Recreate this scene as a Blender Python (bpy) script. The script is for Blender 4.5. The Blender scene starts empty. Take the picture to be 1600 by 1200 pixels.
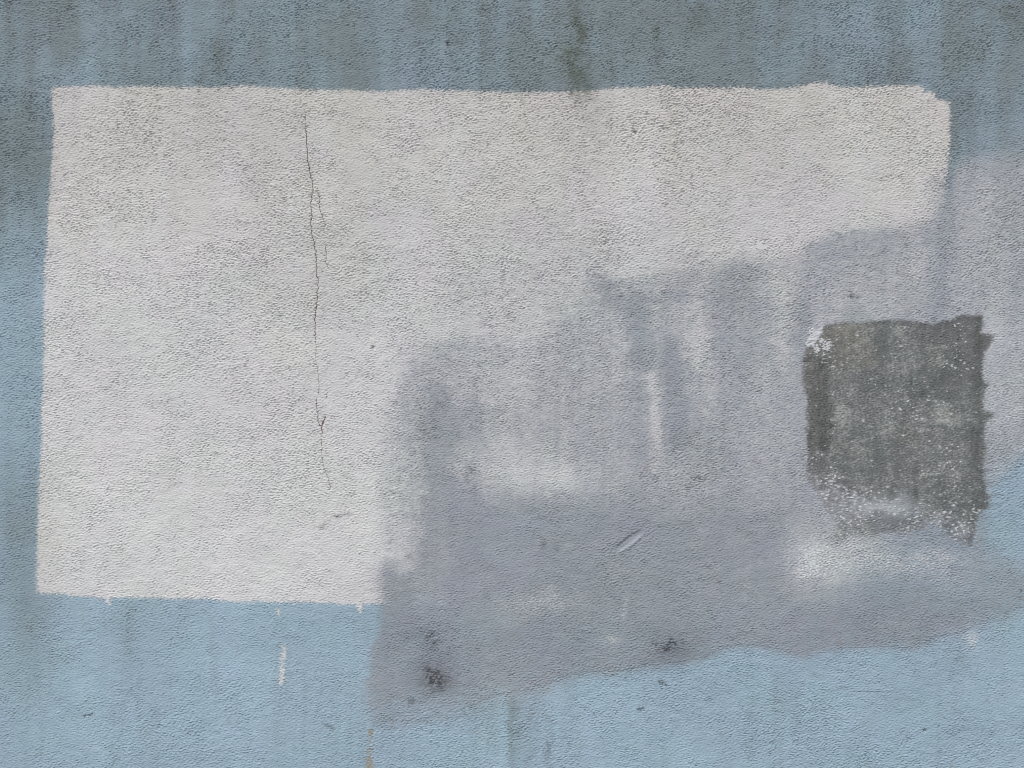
import bpy, bmesh, math
import numpy as np

R = math.radians
scene = bpy.context.scene
col = scene.collection
rng = np.random.default_rng(11)

# ------------------------------------------------------------------ camera, sky, sun, exposure
FRAME_W = 2.4                      # metres of wall across the picture
S = FRAME_W / 1600.0               # metres of wall per photo pixel
ZC = 1.55                          # height of the picture's centre above the pavement
cam_d = bpy.data.cameras.new('camera')
cam = bpy.data.objects.new('camera', cam_d); col.objects.link(cam)
cam_d.sensor_width = 36.0; cam_d.lens = 27.0
cam_d.clip_start = 0.05; cam_d.clip_end = 2000.0
cam.location = (0.0, -FRAME_W * 27.0 / 36.0, ZC)
cam.rotation_euler = (R(90), 0, 0)
scene.camera = cam

SUN_EL, SUN_AZ = 64.0, -20.0       # azimuth measured from straight in front of the wall, minus = from the left
world = bpy.data.worlds.new('World'); scene.world = world; world.use_nodes = True
wn = world.node_tree.nodes; wl = world.node_tree.links
sky = wn.new('ShaderNodeTexSky'); sky.sky_type = 'NISHITA'; sky.sun_disc = False
sky.sun_elevation = R(SUN_EL); sky.sun_rotation = R(180 - SUN_AZ)
sky.air_density = 1.0; sky.dust_density = 3.0; sky.ozone_density = 1.0
bg = wn['Background']; bg.inputs['Strength'].default_value = 0.06
veil_n = wn.new('ShaderNodeHueSaturation'); veil_n.inputs['Saturation'].default_value = 0.40     # thin overcast greys the blue
wl.new(sky.outputs['Color'], veil_n.inputs['Color']); wl.new(veil_n.outputs['Color'], bg.inputs['Color'])

sun_d = bpy.data.lights.new('sun', 'SUN'); sun_d.energy = 1.5; sun_d.angle = R(12)
sun_d.color = (1.0, 0.97, 0.94)
sun = bpy.data.objects.new('sun', sun_d); col.objects.link(sun)
sun.location = (0, -3, 6)
# lamp shines along -Z of the object; direction towards the wall and downward
from mathutils import Vector
sd = Vector((math.sin(R(SUN_AZ)) * math.cos(R(SUN_EL)), -math.cos(R(SUN_AZ)) * math.cos(R(SUN_EL)), math.sin(R(SUN_EL))))
sun.rotation_euler = (-sd).to_track_quat('-Z', 'Y').to_euler()

vs = scene.view_settings
vs.view_transform = 'Standard'; vs.look = 'None'; vs.gamma = 1.0; vs.use_curve_mapping = False
vs.exposure = 1.42
scene.cycles.pixel_filter_type = 'BLACKMAN_HARRIS'; scene.cycles.filter_width = 0.9

# ------------------------------------------------------------------ the wall's grid
def axis(lo, hi, step, outlo, outhi):
    core = np.arange(lo, hi + step * .5, step)
    a = [core[-1]]; d = step
    while a[-1] < outhi:
        d = min(d * 1.14, 0.040); a.append(a[-1] + d)
    a[-1] = outhi
    b = [core[0]]; d = step
    while b[-1] > outlo:
        d = min(d * 1.14, 0.040); b.append(b[-1] - d)
    b[-1] = outlo
    return np.concatenate([np.array(b[1:])[::-1], core, np.array(a[1:])])

HALF, TOP = 4.0, 3.3
DX, DZ = 0.0024, 0.0015
X = axis(-1.25, 1.25, DX, -HALF, HALF)
Z = axis(ZC - 0.94, ZC + 0.94, DZ, 0.0, TOP)
NX, NZ = len(X), len(Z)
XX, ZZ = np.meshgrid(X.astype(np.float32), Z.astype(np.float32))     # [row = height, column = x]
U = (XX / S + 800.0).astype(np.float32)                              # the wall measured in photo pixels
V = ((ZC - ZZ) / S + 600.0).astype(np.float32)
COARSE = np.clip(np.maximum((np.abs(XX) - 1.24) / 0.12, (np.abs(ZZ - ZC) - 0.93) / 0.12), 0, 1)
PXC, PZC = DX / S, DZ / S                                            # photo pixels per cell

FX = np.fft.rfftfreq(NX)[None, :] / PXC                              # cycles per photo pixel
FZ = np.fft.fftfreq(NZ)[:, None] / PZC

def norm(a):
    a = a - a.mean(); return (a / (a.std() + 1e-9)).astype(np.float32)
def band(wx, wz, bw=0.45, rot=0.0):
    "noise whose features measure about wx by wz photo pixels"
    c, s_ = math.cos(rot), math.sin(rot)
    f = np.sqrt(((FX * c + FZ * s_) * wx) ** 2 + ((-FX * s_ + FZ * c) * wz) ** 2)
    sp = np.fft.rfft2(rng.standard_normal((NZ, NX)).astype(np.float32))
    return norm(np.fft.irfft2(sp * np.exp(-((f - 1) / bw) ** 2), s=(NZ, NX)))
def cloud(wx, wz, p=1.6):
    "broken noise: everything larger than wx by wz is weaker, smaller falls off"
    f = np.sqrt((FX * wx) ** 2 + (FZ * wz) ** 2)
    sp = np.fft.rfft2(rng.standard_normal((NZ, NX)).astype(np.float32))
    return norm(np.fft.irfft2(sp / (0.35 + f ** 2) ** (p / 2) * (f > 0), s=(NZ, NX)))
def blur(a, s):
    g = np.exp(-2 * (math.pi * s) ** 2 * (FX ** 2 + FZ ** 2))
    return np.fft.irfft2(np.fft.rfft2(a) * g, s=(NZ, NX)).astype(np.float32)
def sst(a, lo, hi):
    t = np.clip((a - lo) / (hi - lo), 0, 1); return (t * t * (3 - 2 * t)).astype(np.float32)

# wobble fields: edges of paint follow the grain of the render
J1, J2 = band(6, 4, .7), band(6, 4, .7)
K1, K2 = cloud(60, 60), cloud(60, 60)
GR = cloud(9, 6, 2.2)                       # grain that breaks up thin paint
STREAK = cloud(26, 330, 2.0)                # run-down streaks
STREAK2 = cloud(70, 500, 2.0)
BLOT = cloud(130, 130, 2.4)
BLOT2 = cloud(260, 200, 2.6)
MOTT = cloud(34, 34, 1.8)

def poly(pts, jag=2.0, wob=2.0):
    u = U + J1 * jag + K1 * wob; v = V + J2 * jag + K2 * wob
    x0, x1 = min(p[0] for p in pts) - 40, max(p[0] for p in pts) + 40
    y0, y1 = min(p[1] for p in pts) - 40, max(p[1] for p in pts) + 40
    c0, c1 = np.searchsorted(U[0], [x0, x1]); r = np.where((V[:, 0] >= y0) & (V[:, 0] <= y1))[0]
    sl = (slice(r[0], r[-1] + 1), slice(c0, c1))
    u, v = u[sl], v[sl]
    ins = np.zeros(u.shape, bool)
    for (xa, ya), (xb, yb) in zip(pts, pts[1:] + pts[:1]):
        if ya == yb: continue
        c = ((ya > v) != (yb > v)) & (u < (xb - xa) * (v - ya) / (yb - ya) + xa)
        ins ^= c
    out = np.zeros(U.shape, np.float32); out[sl] = ins
    return out
def cap(x0, y0, x1, y1, w, soft=0.6, jag=0.0, wob=0.0):
    "mask of a brush stroke: 1 along the line, falling to 0 at half-width w"
    u = U + J1 * jag + K1 * wob; v = V + J2 * jag + K2 * wob
    dx, dy = x1 - x0, y1 - y0; L = dx * dx + dy * dy + 1e-6
    t = np.clip(((u - x0) * dx + (v - y0) * dy) / L, 0, 1)
    d = np.sqrt((u - x0 - t * dx) ** 2 + (v - y0 - t * dy) ** 2)
    return 1 - sst(d, w * (1 - soft), w)
def blob(cx, cy, rx, ry, wob=0.0, jag=0.0):
    u = U + K1 * wob + J1 * jag; v = V + K2 * wob + J2 * jag
    return np.exp(-(((u - cx) / rx) ** 2 + ((v - cy) / ry) ** 2)).astype(np.float32)

# ------------------------------------------------------------------ coats of paint (where each one lies on the wall)
WHITE = [(83,136),(200,135),(330,137),(380,133),(450,138),(500,140),(600,142),(680,140),(740,142),(800,145),(870,144),(930,142),
         (970,137),(1040,133),(1060,137),(1160,137),(1200,140),(1250,135),(1268,131),(1292,130),(1296,135),(1340,137),(1360,134),
         (1436,133),(1445,142),(1458,145),(1462,156),(1480,158),(1483,162),(1485,200),(1482,240),(1480,270),(1476,300),(1470,400),
         (1470,560),(1400,800),(1300,950),(600,943),
         (570,944),(540,944),(500,942),(400,940),(360,940),(330,936),(250,935),(200,933),(165,935),(130,933),(90,927),(60,926),
         (57,890),(58,830),(60,760),(65,700),(64,650),(66,610),(67,590),(68,520),(70,420),(73,390),(75,340),(77,300),(78,290),
         (80,260),(84,215),(84,185),(80,150)]
white = poly(WHITE, 1.8, .6)
drip_m = [np.maximum(cap(169,930,168,938,4.5,.3,1), cap(168,936,171,944,2.8,.4,.8)),
          np.maximum(cap(561,938,562,950,5.5,.3,1), cap(562,950,564,957,3,.4,1)),
          cap(434,952,437,960,2.5,.5,1.2)]
streak_m = cap(444,1010,440,1068,4.6,.4,2.2) * (GR + .35 * J1 > -.95)

GREY = [(597,880),(599,945),(601,985),(600,1003),(586,1012),(583,1050),(582,1080),(580,1120),(582,1127),(640,1124),(700,1112),(735,1098),(760,1084),
        (800,1074),(850,1068),(885,1052),(940,1046),(990,1040),(1015,1034),(1085,1029),(1130,1012),(1150,1006),(1200,1009),(1245,1020),
        (1275,1021),(1300,1013),(1420,1008),(1452,994),(1470,985),(1512,983),(1540,968),(1560,955),(1610,940),(1660,925),(1660,905),(1600,890),
        (1566,880),(1546,850),(1542,800),(1545,765),(1562,738),(1590,712),(1640,690),(1700,660),(1720,400),(1700,190),(1640,205),
        (1600,216),(1575,226),(1540,236),(1505,252),(1484,268),
        (1478,290),(1468,330),(1456,356),(1400,360),(1345,364),(1300,368),(1268,388),(1250,410),(1240,470),(1150,425),(1100,440),(1060,462),
        (1000,455),(930,440),(915,455),(940,500),(900,570),(860,640),(800,590),(700,600),(655,612),(652,700),(655,800),(650,870)]
gsoft = blur(poly(GREY, 3, 3), 14)
gsharp = blur(poly(GREY, 4.5, 2), 7.0)
low = sst(V, 820, 930) * (1 - sst(U, 1440, 1520)) * (1 - .75 * sst(U, 660, 720) * (1 - sst(U, 850, 930)) * sst(V, 960, 1010))            # crisp lower rim, soft everywhere else
cover = gsharp * low + gsoft * (1 - low)                      # where the grey coat lies at all

veil = 0.74 * cover                                           # how thick it was rolled on
def lay(target, m, a=1.0):
    global veil
    veil = veil + (target - veil) * np.clip(m, 0, 1) * a
lay(.98, cover * sst(V, 740, 830) * (1 - sst(U, 1180, 1300)), 1)
lay(.90, cover * sst(V, 900, 980), 1)
# left block: upright roller track, cross track and the pale window in between
lay(.88, cap(682,640,676,1000,46,.7,2,5), .9)
lay(.80, cap(670,632,770,640,28,.7,2,5), .55)
lay(.72, cap(742,660,740,700,26,.8,2,4), .5)
lay(.35, cap(725,712,730,745,22,.9,2,6), .45)
lay(.25, blob(805,718,60,40,6), .75); lay(.25, blob(870,745,46,30,6), .8)
lay(.10, blob(790,590,60,60,8), .8)
lay(.30, blob(722,545,70,34,8), .7)
lay(.62, blob(910,570,46,90,10), .7); lay(.68, blob(890,630,60,60,10), .7)
lay(.27, cap(634,690,632,872,36,.75,2,3) * sst(U, 594, 604), .95)
lay(.20, cap(645,560,630,660,46,.95,2,6), .8)
lay(.80, cap(690,660,684,860,36,.9,2,5), .5)
lay(.50, blob(715,568,70,36,8) * (1 - sst(U, 760, 830)), .6)
lay(.45, blob(800,1085,90,30,10) + blob(660,1112,60,14,6), .35)
# middle block: fan of upright tracks
lay(.85, cap(930,445,1010,505,30,.7,2,6), .8)
lay(.92, cap(995,470,1005,560,36,.7,2,6), .7)
lay(.80, cap(1020,470,1075,458,20,.7,2,6), .7)
lay(.55, cap(1085,410,1120,440,30,.8,2,5), .6)
lay(.22, cap(1076,480,1090,560,26,.8,2,5), .75)
lay(.85, cap(1120,440,1128,520,26,.8,2,5), .6)
lay(.78, cap(1150,430,1165,600,40,.8,2,5), .7)
lay(.20, cap(965,500,980,570,22,.9,2,5), .5)
lay(.92, cap(1045,540,1062,690,28,.8,2,4), .8)
lay(.25, cap(1018,590,1022,680,17,.9,2,3), .6); lay(.4, cap(1020,680,1028,730,20,.8,2,3), .6)
lay(.32, cap(1110,570,1112,650,20,.9,2,5), .5)
lay(.34, cap(1215,430,1222,560,26,.9,2,5), .7)
lay(.85, cap(1250,480,1246,545,18,.8,2,5), .7)
lay(.62, cap(1200,600,1210,760,40,.9,2,6), .6)
lay(.66, cap(950,620,955,740,40,.9,2,6), .6)
# right block
lay(.52, blob(910,590,56,80,8), .6)
lay(.55, blob(840,650,60,26,8), .4)
lay(.34, blob(880,470,190,110,12) + .6 * blob(760,480,120,90,12), .55)
lay(.16, blob(640,560,90,90,10), .6)
lay(.78, cap(1275,400,1390,372,26,.7,2,5), .75); lay(.78, cap(1390,372,1440,372,20,.8,2,5), .6)
lay(.85, cap(1252,425,1252,465,16,.8,2,4), .6)
lay(.18, blob(1432,415,26,30,6), .7); lay(.42, blob(1350,450,90,40,8), .5)
lay(.70, cap(1495,400,1500,480,40,.9,2,6), .5)
lay(.42, cap(1530,300,1560,640,70,.9,2,8), .8)
lay(.70, blob(1480,300,34,34,6), .6)
lay(.85, blob(1430,900,130,60,10), .5); lay(.55, blob(1500,915,50,30,6), .5)
lay(.98, cap(1300,985,1440,975,46,.8,2,5), .7)
veil = veil * (1 + .05 * MOTT + .04 * BLOT) + cover * .035 * STREAK * (1 - .7 * sst(V, 760, 840))
FLOOR = [(598,880),(600,660),(628,560),(700,520),(780,520),(860,545),(890,470),(915,425),(1000,440),(1120,405),(1240,405),(1272,378),(1450,360),
         (1482,262),(1600,226),(1700,220),(1700,900),(1300,940),(598,940)]
fl = blur(poly(FLOOR, 3, 5), 30)
light = np.clip(.9 * blob(800,720,66,36,6) + .8 * blob(868,745,50,28,5) + .8 * blob(1020,640,18,60,4) + .7 * blob(1080,520,24,50,5) + .7 * blob(790,595,60,44,8)
                + .7 * blob(1432,415,26,30,6) + .6 * blob(1215,480,30,80,6) + .5 * blob(725,728,24,30,4) + sst(-U, -652, -610) * .5 * (1 - sst(V, 870, 890)), 0, 1)
veil = np.maximum(veil, .54 * sst(fl, .25, .75) * (1 - .56 * light) * (1 - .8 * sst(U, 1440, 1490)))
veil = np.maximum(veil, .15 * blob(760,480,170,110,12))
for t_, m_, a_ in ((.90, cap(940,446,1005,500,26,.7,2,6), .75), (.95, cap(995,470,1004,560,30,.7,2,6), .6), (.85, cap(1020,470,1072,458,17,.7,2,6), .7),
                   (.95, cap(1045,545,1062,690,26,.8,2,4), .75), (.85, cap(1122,440,1130,520,22,.8,2,5), .6), (.85, cap(1155,430,1166,600,34,.8,2,5), .6),
                   (.85, cap(1250,480,1246,545,16,.8,2,5), .6), (.90, cap(684,622,680,880,34,.75,2,5), .7), (.85, cap(690,634,765,640,22,.8,2,5), .5),
                   (.80, cap(744,650,742,700,20,.8,2,4), .5), (.62, blob(905,580,50,80,8), .7), (.66, cap(880,660,930,640,30,.9,2,6), .5),
                   (.74, cap(1280,395,1390,374,24,.8,2,5), .5), (.28, cap(1078,482,1090,560,20,.9,2,5), .45), (.24, cap(1018,590,1022,680,13,.9,2,3), .5),
                   (.70, cap(955,620,960,740,36,.9,2,6), .5), (.60, blob(890,520,30,60,6), .5)):
    lay(t_, m_, a_)
lay(.42, sst(V + 8 * K1, 1072, 1118) * (1 - sst(U, 860, 900)) * sst(gsoft, .05, .3), .8)
edge = 4 * np.clip(veil, 0, 1) * (1 - np.clip(veil, 0, 1))                # thin paint only caught the high grains
veil = np.clip(veil + edge * (.09 * J1 + .07 * GR + .03 * cloud(9, 160, 2.0) * sst(V, 400, 480)), 0, 1).astype(np.float32)

# thin pale paint dragged over the peaks of the grain
scum = (.42 * blob(795,722,66,36,6) + .55 * blob(850,748,56,24,5) + .62 * blob(1258,866,30,44,6) + .62 * blob(1290,890,50,26,6)
        + .45 * blob(1345,850,46,26,5) + .45 * blob(1545,520,18,26,4) + .5 * blob(1395,795,40,10,4) + .35 * blob(1470,885,60,24,8)
        + .4 * blob(1380,880,60,20,6) + .30 * cap(980,930,975,965,5,.8,2) + .35 * blob(955,1000,16,10)
        + .3 * blob(840,950,70,20,8) + .55 * blob(1518,1000,11,14,2) + .35 * blob(1290,500,30,10,4) + .25 * blob(1370,480,80,18,6))
scum = np.clip(scum * (.74 + .22 * GR + .55 * J1), 0, 1).astype(np.float32)

# the worn dark patch
DARK = [(1287,508),(1340,506),(1400,500),(1440,504),(1462,508),(1490,498),(1500,493),(1535,493),(1534,506),(1531,521),(1554,523),
        (1546,540),(1538,549),(1533,570),(1536,596),(1546,602),(1540,612),(1535,640),(1553,648),(1545,656),(1538,662),(1537,690),
        (1541,705),(1535,720),(1537,745),(1539,762),(1545,780),(1544,793),(1527,801),(1525,830),(1519,856),(1490,846),(1470,826),
        (1446,810),(1428,806),(1400,806),(1368,806),(1346,808),(1325,812),(1304,812),(1290,796),(1278,770),(1264,748),(1261,690),(1261,620),
        (1254,605),(1253,590),(1256,560),(1258,542),(1270,542),(1278,529)]
BANDP = [(1316,812),(1345,806),(1420,805),(1446,809),(1440,826),(1405,833),(1350,834),(1324,838),(1308,846),(1306,828)]
dshape = poly(DARK, 1.6, .8)
dband = poly(BANDP, 3.0, 2.0)
dens = (.9 * blob(1340,800,40,20) + .9 * blob(1330,870,60,20) + .8 * blob(1390,880,70,22) + .8 * blob(1460,850,40,24) + 1.1 * blob(1296,556,22,16) + 1.0 * blob(1490,566,34,26) + 1.0 * blob(1428,640,34,18) + .8 * blob(1410,680,24,16)
        + 1.5 * blob(1272,712,14,20) + 1.6 * blob(1296,750,22,32) + .9 * blob(1490,720,44,30) + 1.2 * blob(1500,805,44,26)
        + 1.1 * blob(1340,770,50,20) + 1.3 * blob(1322,822,22,22) + 1.5 * blob(1444,816,24,20) + .5 * blob(1400,560,20,20)
        + 1.0 * sst(V, 745, 810) * (1 - .7 * sst(V, 835, 870)) - .20 + .25 * cloud(50, 50))
SPK = norm(band(9.5, 5.6, .5) + .5 * J1 + .5 * GR)
spk = sst(SPK + .80 * np.minimum(dens, 1.5), 2.05, 2.7)
worn = sst(V + 14 * GR + 10 * J1 - .25 * (U - 1400), 775, 812) * (1 - sst(U, 1505, 1525))          # lower part rubbed thin
dark = np.maximum(dshape * (1 - .55 * worn), .72 * dband)
fringe = blur(np.maximum(dshape, dband), 9)
dark = np.maximum(dark, .55 * sst(fringe + .22 * GR + .10 * J1, .42, .75) * (1 - dshape))
dark = dark * (1 - .80 * np.clip(1.3 * blob(1388,792,44,10,3), 0, 1))
speck = (spk * np.clip(1.4 * blur(np.maximum(dshape, .8 * dband), 10) , 0, 1)).astype(np.float32)
dark = np.clip(blur(dark, .9), 0, 1)
dtone = (-.85 * cap(1274,570,1280,685,25,.9,4,7) - .6 * cap(1293,590,1290,700,10,.8,2,3) - .55 * cap(1526,505,1527,745,12,.8,1,2)
         - .55 * blob(1470,600,40,22,6) - .5 * blob(1500,540,40,40,6) - .6 * blob(1530,785,16,24,4) - .35 * blob(1390,730,40,40,8)
         + .55 * blob(1322,650,22,18,5) + .40 * blob(1410,570,26,26,6) + .35 * blob(1360,520,50,14,6) + .30 * blob(1485,650,34,30,6)
         + .10 * MOTT + .16 * GR + .10 * cloud(14, 90, 2.0) + .22 * band(6, 4.5, .6))
dwarm = np.clip(blob(1320,535,50,40,8) + .5 * blob(1272,620,30,100,8) + .4 * blob(1430,680,24,24,6) + .12 * MOTT, 0, 1)

flake = np.maximum.reduce([blob(1267,520,9,6,2,1.5), blob(1264,537,8,5,1,1.5), blob(1276,545,5,8,1,2), blob(1290,542,7,10,2,2.2), blob(1283,532,5,4,1,1)])
plate = poly([(1258,541),(1261,531),(1268,521),(1286,508),(1281,524),(1277,531),(1271,541)], .8, .5)
flake = np.maximum(sst(flake + .12 * J1, .45, .60) * .9, blur(plate, .8))
chip = sst(blob(1190,385,13,7,2,1) + .08 * J1, .38, .55)
chip = np.maximum(chip, .8 * cap(1090,408,1112,403,2.4,.7,2))

# dirt that runs down from the top, algae, soot, rust
grime = (.68 * (1 - sst(V, 90, 560)) + .46 * sst(-U, -130, -30) * (1 - sst(np.abs(V - 890), 60, 220)) + .24 * sst(-U, -130, -30) * (1 - sst(np.abs(V - 310), 60, 200)) + .16 * (1 - sst(V, 800, 1100)))
grime = grime * (1 + .06 * STREAK2 + .06 * BLOT) + .055 * STREAK * (1 - .6 * sst(V, 200, 700)) + .035 * STREAK2 + .035 * MOTT + .05 * BLOT
grime += .30 * cap(905,0,912,150,46,.9,2,8) + .22 * cap(880,120,925,170,36,.9,2,6) + .16 * cap(915,160,925,360,30,.95,2,8)
grime += .20 * blob(1040,25,60,60,10) + .16 * blob(700,30,90,40,10) - .10 * blob(160,110,90,50,10) - .16 * blob(1330,60,120,80,8) - .02 * blob(600,110,200,40,10) + .16 * blob(95,60,30,80,8)
grime += .14 * blob(330,330,120,90,16) + .12 * blob(520,400,70,180,12) - .14 * cap(1008,190,1012,330,34,.95,2,8) + .10 * blob(700,460,60,60,10)
grime += .16 * blob(930,390,40,60,8) - .14 * blob(200,850,180,90,16) - .10 * blob(470,880,140,60,14) - .10 * blob(1250,300,80,50,12)
grime += .10 * blob(800,1130,60,60,8) + .08 * cap(800,1080,804,1180,20,.9,2,6) + .12 * blob(200,970,60,40,10) + .05 * blob(20,1040,60,60,10)
grime += .16 * blob(1500,1025,44,22,8) + .10 * blob(1270,1120,40,40,8) - .10 * blob(1330,1060,90,40,12) - .08 * blob(330,1120,70,60,12)
for (x_, y0_, y1_, w_, a_) in ((760,1100,1200,8,.28),(800,1085,1210,10,.34),(832,1095,1190,7,.24),(858,1120,1215,10,.26),(700,1120,1200,9,.18),(905,1110,1180,6,.10),
                            (205,950,1080,16,.12),(60,960,1180,24,.05),(330,960,1060,12,.08),(1160,1060,1160,14,.08),(1275,1060,1200,14,.12),(1120,1090,1200,9,.07),
                            (350,40,140,14,.12),(270,0,130,12,.10),(540,20,140,18,.12),(1130,0,120,10,.10),(1215,10,140,12,.08),(1400,20,130,9,.08),(770,0,120,14,.08)):
    grime += a_ * cap(x_, y0_, x_ + 3, y1_, w_, .9, 2, 4)
grime += .055 * STREAK * sst(V, 1000, 1080)
grime += .12 * cap(1062,1030,1075,1090,28,.9,2,6)
grime = np.clip(grime, 0, 1).astype(np.float32)
moss = (.85 * cap(908,-10,905,60,16,.9,3,5) + .78 * cap(890,90,905,138,28,.9,3,6) + .55 * cap(905,40,900,120,18,.9,3,5) + .9 * cap(1027,42,1028,60,7,.7,2,2)
        + .55 * cap(1028,60,1026,95,7,.9,2,2) + .5 * blob(1088,25,20,34,6) + .45 * blob(345,85,15,30,5) + .6 * blob(1578,15,26,24,6) + .4 * blob(108,5,16,16,4)
        + .25 * blob(920,200,26,60,6) + .3 * blob(1215,45,12,20,4))
moss = np.clip(moss * (.80 + .22 * GR + .2 * J1), 0, 1).astype(np.float32)
g2 = GR + .6 * J1
soot = (blob(683,1056,16,17,3) * np.clip(.55 + .45 * g2, 0, 1.0) + .38 * blob(680,1052,38,32,4) + blob(674,996,13,12,3) * np.clip(.22 + .50 * g2, 0, 1) + .14 * blob(640,990,70,30,6)
        + blob(1047,1006,13,9,3) * np.clip(.42 + .5 * g2, 0, 1) + blob(1024,1005,8,6,2) * np.clip(.1 + .5 * g2, 0, 1) + .30 * blob(1055,1016,38,26,5)
        + .5 * sst(blob(644,1093,9,8,2,2), .3, .8) + .5 * blob(849,849,5,6,1,1) + .4 * blob(868,857,4,4,1,1) + .6 * blob(1331,464,7,5,2,2) * (.6 + .6 * g2)
        + .5 * blob(1122,908,4,3,1,1) + .75 * cap(1030,1065,1042,1071,2.8,.7,1.2) + .8 * cap(997,1108,1006,1107,3,.7,1.0) + .55 * cap(507,1130,520,1138,3.4,.8,1.5)
        + .85 * cap(129,1119,145,1116,2.0,.7,.8) + .40 * cap(505,823,526,808,6,.8,1.6) * (.6 + .4 * g2) + .5 * cap(524,808,548,802,2.2,.8,1.2)
        + .9 * cap(699,66,700,71,2.6,.6,.6) + .9 * cap(991,206,993,207,2.6,.6,.5) + .8 * cap(583,542,582,545,2.0,.6,.5) + .7 * cap(1444,1142,1447,1142,2.6,.6,.5)
        + .7 * cap(1595,921,1595,925,2.0,.6,.5) + .5 * cap(855,1158,859,1178,1.8,.7,1.0) + .45 * cap(783,428,788,440,2.4,.8,1.2) + .7 * cap(470,180,476,184,1.4,.7,.8)
        + .6 * blob(1008,738,13,9,2) * np.clip(g2 - .4, 0, 1) + .35 * blob(1090,694,9,10,2) * np.clip(g2 - .3, 0, 1) + .6 * blob(1092,750,14,6,2) * np.clip(g2 - .3, 0, 1)
        + .5 * blob(735,745,9,16,3) * np.clip(g2, 0, 1) + .35 * cap(1188,372,1202,374,1.6,.7,.8) + .3 * cap(1335,1081,1400,1082,1.0,.7,.3)
        + .35 * blob(470,190,12,14,3) * np.clip(g2, 0, 1) + .25 * blob(1312,470,30,20,5) * np.clip(g2 - .2, 0, 1))
# stray pits and flecks over the whole wall
FLK = norm(band(8, 6, .5) + .3 * cloud(40, 40))
soot += .40 * sst(FLK, 3.35, 4.1)
soot = np.clip(soot, 0, 1).astype(np.float32)
rust = np.clip(cap(580,1142,577,1206,5.5,.7,1.6) * (.75 + .4 * g2) + .55 * sst(V, 1180, 1200) * cap(577,1180,577,1215,11,.9,2), 0, 1).astype(np.float32)

white_all = np.maximum.reduce([white] + drip_m + [.85 * streak_m]).astype(np.float32)
white_all = np.clip(blur(white_all, .6), 0, 1)
wcov = sst(cover, .25, .6) * np.maximum(sst(V, 275, 330), sst(U, 1484, 1492) * sst(V, 205, 262))
rightz = cover * sst(U, 1420, 1500) * (1 - sst(V, 690, 800)) * sst(V, 215, 275)
white_all = white_all * (1 - wcov) + np.maximum(blur(white, 26), .80 * blur(rightz, 10)) * wcov
tone = (.45 * BLOT + .35 * MOTT + .25 * BLOT2).astype(np.float32)
hue = (.7 * cloud(90, 110, 2.2) + .3 * cloud(30, 30, 2.0)).astype(np.float32)

# ------------------------------------------------------------------ relief of the sprayed render
ma = sst(cloud(150, 120, 2.4), -.9, .9)                                # the trowel went a little this way, a little that way
def turned(wx, wz, bw): return norm(band(wx, wz, bw, R(9)) * ma + band(wx, wz, bw, R(-10)) * (1 - ma))
n1 = turned(10.5, 5.6, .55); n2 = turned(5.8, 3.25, .55); n3 = band(24, 16, .6)
bil = np.sqrt(n1 ** 2 + .05)
amp = 1 + .10 * cloud(120, 90, 2.2) + .08 * cloud(40, 40)
amp *= 1 - .10 * np.clip(veil * sst(V, 600, 900), 0, 1) * (1 - sst(V, 930, 1000)) - .06 * cover
amp *= 1 - .45 * blur(dshape, 6)
amp *= 1.10 - .16 * sst(V, 250, 900) * (1 - .5 * sst(U, 500, 900))
amp = np.clip(amp, .25, 1.6)
h = (.00047 * (norm(bil) * .18 + n2 * 1.0 + n3 * .24)) * amp
h -= .0010 * sst(band(11, 8, .5), 2.9, 3.8)
h += .00050 * BLOT2 + .00035 * cloud(70, 70, 2.4)                     # float marks, the wall is not flat
d5 = band(5, 3.6, .5)
h += .00010 * d5 * (.6 + .9 * blur(dshape, 4))
# gouge with a turned-up lower lip
gu, gv = U - 982, V - 845
ga = R(-37); ca, sa = math.cos(ga), math.sin(ga)
gl, gw = gu * ca + gv * sa, -gu * sa + gv * ca
gwn = gw / np.clip(1.05 - .45 * (gl / 26) ** 2, .35, 2)
gm = np.exp(-(np.abs(gl / 24) ** 6)) * sst(gwn + .8 * J1, -6.5, -4.2) * (1 - sst(gwn + .8 * J1, 3.6, 6.2))
lip = np.exp(-(np.abs(gl / 22) ** 6)) * np.exp(-((gwn - 7.6) / 1.7) ** 2)
h = h * (1 - .75 * np.clip(gm, 0, 1)) - .0026 * gm + .0015 * lip + .0007 * np.exp(-((gl + 8) / 7) ** 2 - ((gw - .5) / 1.8) ** 2)
h -= .0008 * blur(dshape, 1.2)
h += .0009 * flake * (.8 + .3 * g2) + .0006 * chip
for (cx, cy, r) in ((699,68,3.5),(992,206,3.5),(583,543,3),(1445,1142,3.2),(1331,464,4),(1258,566,4)):
    h -= .0022 * blob(cx, cy, r, r)
h = h * (1 - .8 * chip) + .0004 * speck
h -= .0011 * np.clip(soot - .35, 0, 1)
scratch = cap(1335,1081,1400,1082,1.6,.8,.2) + cap(955,868,1000,828,1.2,.8) * 0
h -= .0006 * scratch

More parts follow.
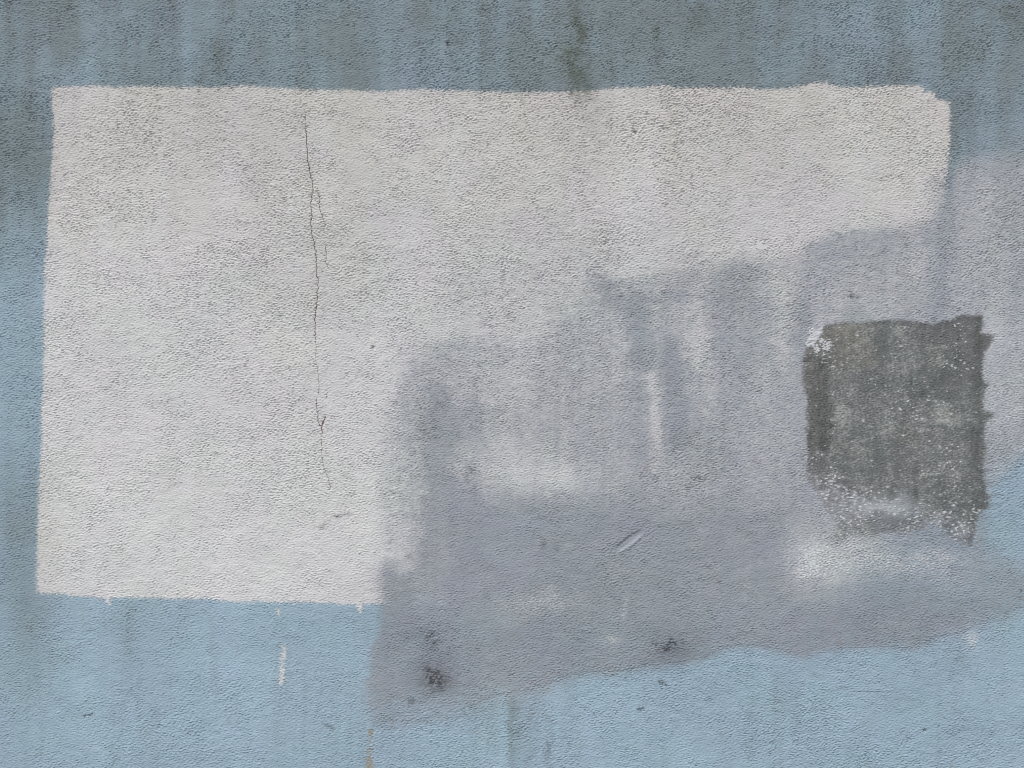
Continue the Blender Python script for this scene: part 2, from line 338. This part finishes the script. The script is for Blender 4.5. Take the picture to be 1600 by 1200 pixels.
# hairline cracks: (polyline, half-width in photo pixels, colour name)
CRACKS = [
 ([(475,168),(477,184),(478,200)], .5, 'dark'),
 ([(493,530),(494,545),(493,560),(496,575),(498,590),(499,606),(497,618)], .38, 'dark'),
 ([(502,706),(504,720),(508,735),(513,746)], .34, 'dark'),
 ([(478,200),(479,225),(481,250),(483,265),(487,280),(489,294),(488,302),(486,305),(487,312),(485,318),(486,328),(487,340),(485,346),(487,356),(487,366),(490,376),(492,380),(490,384),(493,392),(494,402),
   (493,410),(495,418),(494,428),(496,434),(498,440),(496,445),(498,449),(495,455),(495,461),(496,466)], 1.15, 'dark'),
 ([(496,466),(494,471),(494,480),(492,487),(493,493),(491,498),(492,505),(492,515),(492,524),(493,530)], 1.15, 'red'),
 ([(498,302),(499,312),(498,318),(500,328),(503,336),(506,344),(509,353)], .75, 'dark'),
 ([(508,384),(509,396),(510,404),(508,409),(511,414),(513,419)], .8, 'dark'),
 ([(493,622),(494,630),(495,640),(497,648),(497,660),(500,666)], .85, 'dark'),
 ([(512,612),(510,618),(509,624)], .8, 'dark'),
 ([(500,667),(503,664),(506,658),(508,653),(507,650),(504,663),(502,668),(504,674),(504,678)], 1.05, 'red'),
 ([(503,684),(502,690),(503,700),(502,706)], .6, 'red'),
 ([(513,746),(514,754),(517,760),(515,765)], .8, 'dark'),
]
def densify(pts, step=1.6, jit=.55):
    out = []
    for (xa, ya), (xb, yb) in zip(pts, pts[1:]):
        n = max(1, int(math.hypot(xb - xa, yb - ya) / step))
        for k in range(n):
            t = k / n; out.append((xa + (xb - xa) * t + rng.normal(0, jit), ya + (yb - ya) * t))
    out.append(pts[-1]); return out
CRACKS = [(densify(p), w, c) for p, w, c in CRACKS]
for pts, w, c in CRACKS:                                               # the groove the crack makes in the render
    xs = [p[0] for p in pts]; ys = [p[1] for p in pts]
    c0, c1 = np.searchsorted(U[0], [min(xs) - 8, max(xs) + 8]); r = np.where((V[:, 0] > min(ys) - 8) & (V[:, 0] < max(ys) + 8))[0]
    sl = (slice(r[0], r[-1] + 1), slice(c0, c1)); dm = np.full(U[sl].shape, 99, np.float32)
    for (xa, ya) in pts: dm = np.minimum(dm, (U[sl] - xa) ** 2 + (V[sl] - ya) ** 2)
    h[sl] -= .0011 * w * np.exp(-dm / (2 * 1.5 ** 2))
h = (h * (1 - .5 * COARSE)).astype(np.float32)

# ------------------------------------------------------------------ materials
def lin(r, g, b):
    f = lambda c: (c / 255 / 12.92) if c / 255 <= .04045 else ((c / 255 + .055) / 1.055) ** 2.4
    return (f(r), f(g), f(b), 1.0)
class NT:
    def __init__(s, name):
        s.m = bpy.data.materials.new(name); s.m.use_nodes = True
        s.t = s.m.node_tree; s.n = s.t.nodes; s.l = s.t.links; s.b = s.n['Principled BSDF']
    def new(s, t, **k):
        n = s.n.new(t)
        for a, v in k.items(): setattr(n, a, v)
        return n
    def put(s, sock, v):
        if hasattr(v, 'links') or hasattr(v, 'is_linked'): s.l.new(v, sock)
        else: sock.default_value = v
    def att(s, name): return s.new('ShaderNodeAttribute', attribute_name=name).outputs['Fac']
    def math(s, op, a, b=0.0, clamp=False):
        n = s.new('ShaderNodeMath', operation=op, use_clamp=clamp); s.put(n.inputs[0], a); s.put(n.inputs[1], b); return n.outputs[0]
    def mix(s, f, a, b, bt='MIX'):
        n = s.new('ShaderNodeMix', data_type='RGBA', blend_type=bt); s.put(n.inputs[0], f); s.put(n.inputs[6], a); s.put(n.inputs[7], b); return n.outputs[2]
    def noise(s, scale, detail=3, rough=.55, vec=None):
        n = s.new('ShaderNodeTexNoise'); n.inputs['Scale'].default_value = scale; n.inputs['Detail'].default_value = detail; n.inputs['Roughness'].default_value = rough
        if vec is not None: s.l.new(vec, n.inputs['Vector'])
        return n.outputs['Fac']

BLUE   = (0.230, 0.316, 0.380, 1)
BLUED  = (0.122, 0.150, 0.160, 1)       # dirt sitting on the blue paint
WHITEC = (0.450, 0.458, 0.465, 1)
WHITED = (0.330, 0.314, 0.290, 1)
GREYC  = (0.180, 0.204, 0.232, 1)
PURPLE = (0.178, 0.200, 0.226, 1)
DARKC  = (0.107, 0.115, 0.117, 1)
MOSSC  = (0.068, 0.080, 0.066, 1)
SOOTC  = (0.035, 0.036, 0.040, 1)
RUSTC  = (0.215, 0.182, 0.120, 1)
PALE   = (0.475, 0.500, 0.506, 1)

def wall_paint(name):
    k = NT(name)
    tc = k.new('ShaderNodeTexCoord').outputs['Object']
    white, veil, dark, grime, moss, soot, rust, scum, tone, hue, dtone, dwarm, flake, coarse, speck = [k.att(a) for a in
        ('white', 'veil', 'dark', 'grime', 'moss', 'soot', 'rust', 'scum', 'tone', 'hue', 'dtone', 'dwarm', 'flake', 'coarse', 'speck')]
    fine = k.noise(170, 3, .6, tc); mid = k.noise(22, 4, .6, tc)
    blue = k.mix(k.math('MULTIPLY', grime, .92, True), BLUE, BLUED)
    wht = k.mix(k.math('MULTIPLY', grime, .60, True), WHITEC, WHITED)
    c = k.mix(white, blue, wht)
    # thin grey-lilac coat: more purple low down where it was laid over bare blue
    lil = k.mix(k.math('SUBTRACT', 1.0, white), GREYC, PURPLE)
    lil = k.mix(.12, lil, k.mix(mid, (.16, .17, .2, 1), (.45, .46, .5, 1)))
    c = k.mix(k.math('MULTIPLY', veil, .98), c, lil)
    c = k.mix(k.math('MULTIPLY', scum, .85), c, PALE)
    dk = k.mix(k.math('MULTIPLY', dwarm, .5), DARKC, (0.165, 0.150, 0.130, 1))
    dk = k.mix(k.math('MULTIPLY', dtone, -.80, True), dk, (0.050, 0.054, 0.052, 1))
    dk = k.mix(k.math('MULTIPLY', dtone, .75, True), dk, (0.300, 0.310, 0.300, 1))
    c = k.mix(k.math('MULTIPLY', dark, .96), c, dk)
    c = k.mix(flake, c, (.40, .42, .44, 1))
    c = k.mix(k.math('MULTIPLY', speck, .70), c, (.50, .52, .525, 1))
    c = k.mix(k.math('MULTIPLY', moss, .80), c, MOSSC)
    c = k.mix(k.math('MULTIPLY', rust, .8), c, RUSTC)
    c = k.mix(k.math('MULTIPLY', soot, .92), c, SOOTC)
    # uneven pigment: value and hue drift
    val = k.math('ADD', 1.0, k.math('MULTIPLY', tone, .055))
    val = k.math('ADD', val, k.math('MULTIPLY', k.math('SUBTRACT', fine, .5), .16))
    val = k.math('ADD', val, k.math('MULTIPLY', k.math('SUBTRACT', mid, .5), .10))
    hsv = k.new('ShaderNodeHueSaturation'); k.l.new(c, hsv.inputs['Color']); k.l.new(val, hsv.inputs['Value'])
    hf = k.math('ADD', .5, k.math('MULTIPLY', hue, .5), True)
    tint = k.mix(hf, (.985, 1.0, .985, 1), (1.0, .985, 1.005, 1))
    c = k.mix(1.0, hsv.outputs['Color'], tint, 'MULTIPLY')
    k.l.new(c, k.b.inputs['Base Color'])
    k.b.inputs['Roughness'].default_value = .82
    k.b.inputs['Specular IOR Level'].default_value = .25
    bp = k.new('ShaderNodeBump'); bp.inputs['Strength'].default_value = .35; bp.inputs['Distance'].default_value = .0012
    bp2 = k.new('ShaderNodeBump'); bp2.inputs['Distance'].default_value = .012
    k.l.new(k.noise(330, 2, .6, tc), bp.inputs['Height'])
    k.l.new(k.noise(120, 3, .6, tc), bp2.inputs['Height'])
    k.l.new(k.math('MULTIPLY', coarse, .9), bp2.inputs['Strength'])
    k.l.new(bp2.outputs['Normal'], bp.inputs['Normal']); k.l.new(bp.outputs['Normal'], k.b.inputs['Normal'])
    return k.m
PAINT = wall_paint('weathered_wall_paint')

def plain(name, c, scale=60, var=.35, rough=.9):
    k = NT(name); tc = k.new('ShaderNodeTexCoord').outputs['Object']
    n = k.noise(scale, 5, .6, tc)
    d = tuple(v * (1 - var) for v in c[:3]) + (1,); l = tuple(min(1, v * (1 + var)) for v in c[:3]) + (1,)
    k.l.new(k.mix(n, d, l), k.b.inputs['Base Color']); k.b.inputs['Roughness'].default_value = rough
    bp = k.new('ShaderNodeBump'); bp.inputs['Strength'].default_value = .4; bp.inputs['Distance'].default_value = .004
    k.l.new(n, bp.inputs['Height']); k.l.new(bp.outputs['Normal'], k.b.inputs['Normal'])
    return k.m
M_CORE = plain('bare_render', (.34, .33, .31), 40)
M_PAVE = plain('pavement_concrete', (.27, .26, .25), 14, .25)
M_CRACKD = plain('crack_dirt', (.105, .076, .078), 300, .3)
M_CRACKR = plain('crack_red', (.150, .050, .060), 300, .3)

# ------------------------------------------------------------------ ground
def box(bm, x0, x1, y0, y1, z0, z1):
    vv = [bm.verts.new(p) for p in ((x0,y0,z0),(x1,y0,z0),(x1,y1,z0),(x0,y1,z0),(x0,y0,z1),(x1,y0,z1),(x1,y1,z1),(x0,y1,z1))]
    for f in ((0,3,2,1),(4,5,6,7),(0,1,5,4),(1,2,6,5),(2,3,7,6),(3,0,4,7)): bm.faces.new([vv[i] for i in f])
def link(name, me, mat, parent=None):
    me.materials.append(mat); o = bpy.data.objects.new(name, me); col.objects.link(o)
    if parent: o.parent = parent
    return o
bm = bmesh.new(); box(bm, -600, 600, -600, 600, -.3, -.004)
me = bpy.data.meshes.new('pavement'); bm.to_mesh(me); bm.free()
pv = link('pavement', me, M_PAVE); pv['kind'] = 'structure'; pv['label'] = 'grey concrete pavement along the foot of the wall'

# ------------------------------------------------------------------ the wall: one thing, its coats and marks are parts
wall = bpy.data.objects.new('rendered_wall', None); col.objects.link(wall)
wall['label'] = 'rough rendered blue wall painted over with white, grey and dark patches'
wall['category'] = 'wall'; wall['kind'] = 'thing'

bm = bmesh.new(); box(bm, -HALF, HALF, .010, .26, 0, TOP)
me = bpy.data.meshes.new('wall_core'); bm.to_mesh(me); bm.free()
link('wall_core', me, M_CORE, wall)

ATTRS = dict(white=white_all, veil=veil, dark=dark, grime=grime, moss=moss, soot=soot, rust=rust, scum=scum, tone=tone, hue=hue,
             dtone=dtone, dwarm=dwarm, flake=flake, speck=np.maximum(speck, .85 * chip), coarse=COARSE)

def cell(a): return .25 * (a[:-1, :-1] + a[1:, :-1] + a[:-1, 1:] + a[1:, 1:])
def dil(m, n=1):
    for _ in range(n):
        p = m.copy(); p[1:] |= m[:-1]; p[:-1] |= m[1:]; p[:, 1:] |= m[:, :-1]; p[:, :-1] |= m[:, 1:]; m = p
    return m
VID = np.arange(NX * NZ, dtype=np.int32).reshape(NZ, NX)
def coat(name, mask, lift, label=None):
    rr, cc = np.nonzero(mask)
    if len(rr) == 0: return None
    q = np.stack([VID[rr, cc], VID[rr, cc + 1], VID[rr + 1, cc + 1], VID[rr + 1, cc]], 1)
    flag = np.zeros(NX * NZ, bool); flag[q.ravel()] = True
    used = np.nonzero(flag)[0]; remap = np.cumsum(flag, dtype=np.int32) - 1
    q = remap[q]
    co = np.empty((len(used), 3), np.float32)
    co[:, 0] = XX.ravel()[used]; co[:, 1] = -(h.ravel()[used] + lift); co[:, 2] = ZZ.ravel()[used]
    me = bpy.data.meshes.new(name)
    me.vertices.add(len(used)); me.vertices.foreach_set('co', co.ravel())
    me.loops.add(q.size); me.loops.foreach_set('vertex_index', q.ravel().astype(np.int32))
    me.polygons.add(len(q)); me.polygons.foreach_set('loop_start', np.arange(0, q.size, 4, dtype=np.int32))
    me.polygons.foreach_set('use_smooth', np.ones(len(q), bool))
    me.update(calc_edges=True)
    for an, a in ATTRS.items():
        at = me.attributes.new(an, 'FLOAT', 'POINT'); at.data.foreach_set('value', np.ascontiguousarray(a.ravel()[used], dtype=np.float32))
    o = link(name, me, PAINT, wall)
    if label: o['label'] = label
    return o

T = .5
m_dark = cell(np.maximum(blur(dshape, 1.5), blur(dband, 1.5))) > T
m_flake = cell(flake) > T
m_chip = cell(sst(blob(1190,385,13,7,2,1) + .08 * J1, .38, .55)) > T
m_grey = cell(cover) > .42
m_white = cell(blur(white, 1.2)) > T
m_drips = [cell(m) > T for m in drip_m]
m_streak = cell(blur(cap(444,1010,440,1068,5.5,.4,2.0), .5)) > .4
m_rust = cell(blur(cap(580,1142,577,1206,6.5,.7,1.2), .5)) > .4
m_soot = [cell(blob(683,1056,24,26,3)) > T, cell(blob(674,996,16,14,3)) > T, cell(blob(1046,1007,24,13,3)) > T]
taken = np.zeros((NZ - 1, NX - 1), bool)
layers = []
def claim(name, m, lift, label):
    global taken
    m = m & ~taken; layers.append((name, m, lift, label)); taken = taken | m
claim('paint_flake', m_flake, .0007, 'lifted pale flakes at the top left corner of the dark patch')
claim('paint_chip', m_chip, .0007, 'small smooth white chip')
for m, lb in zip(m_soot, ('larger black sooty smudge', 'fainter sooty smudge above the larger one', 'sooty smudge on the lower rim of the grey coat')):
    claim('soot_mark', m, .0006, lb)
claim('dark_paint_patch', m_dark, .00055, 'worn dark grey patch with white specks')
claim('grey_paint_patch', m_grey, .0004, 'cloudy lilac grey coat rolled over the white and blue')
for m, lb in zip(m_drips, ('drip under the left part of the white patch', 'pointed drip near the right end of the white patch', 'faint drip under the white patch')):
    claim('paint_drip', m & ~m_white, .0003, lb)
claim('white_paint_patch', m_white, .0002, 'big off-white painted rectangle')
claim('paint_streak', m_streak, .0002, 'short upright white streak on the blue')
claim('rust_stain', m_rust, .0002, 'narrow ochre stain at the bottom')
base = ~taken
# each coat reaches a little way under the coats that lie over it, so no seam opens between them
coat('blue_paint_coat', dil(base, 2), 0.0, None)
for name, m, lift, label in layers:
    grow = dil(m, 2) & ~m
    higher = np.zeros_like(m)
    for n2_, m2_, l2_, _ in layers:
        if l2_ > lift: higher |= m2_
    coat(name, m | (grow & higher), lift, label)

# cracks: narrow ribbons of dirt lying in the groove
def hat(u, v):
    x = (u - 800) * S; z = ZC - (v - 600) * S
    i = int(np.clip(np.searchsorted(X, x), 1, NX - 1)); j = int(np.clip(np.searchsorted(Z, z), 1, NZ - 1))
    return x, z, float(h[j - 1:j + 1, i - 1:i + 1].max())
for pts, w, c in CRACKS:
    bm = bmesh.new(); prev = None; n = len(pts)
    for i, (u, v) in enumerate(pts):
        x, z, hh = hat(u, v)
        ww = w * S * .47 * (.35 + .9 * rng.random()) * (.45 if i in (0, n - 1) else 1)
        y = -(hh + .00075)
        row = [bm.verts.new((x - ww, y + .0004, z)), bm.verts.new((x, y, z)), bm.verts.new((x + ww, y + .0004, z))]
        if prev:
            for k in range(2): bm.faces.new((prev[k], row[k], row[k + 1], prev[k + 1]))
        prev = row
    bmesh.ops.recalc_face_normals(bm, faces=bm.faces[:])
    me = bpy.data.meshes.new('crack'); bm.to_mesh(me); bm.free()
    o = link('crack', me, M_CRACKD if c == 'dark' else M_CRACKR, wall)
    o['label'] = 'dark hairline crack' if c == 'dark' else 'hairline crack with dark red paint showing in it'
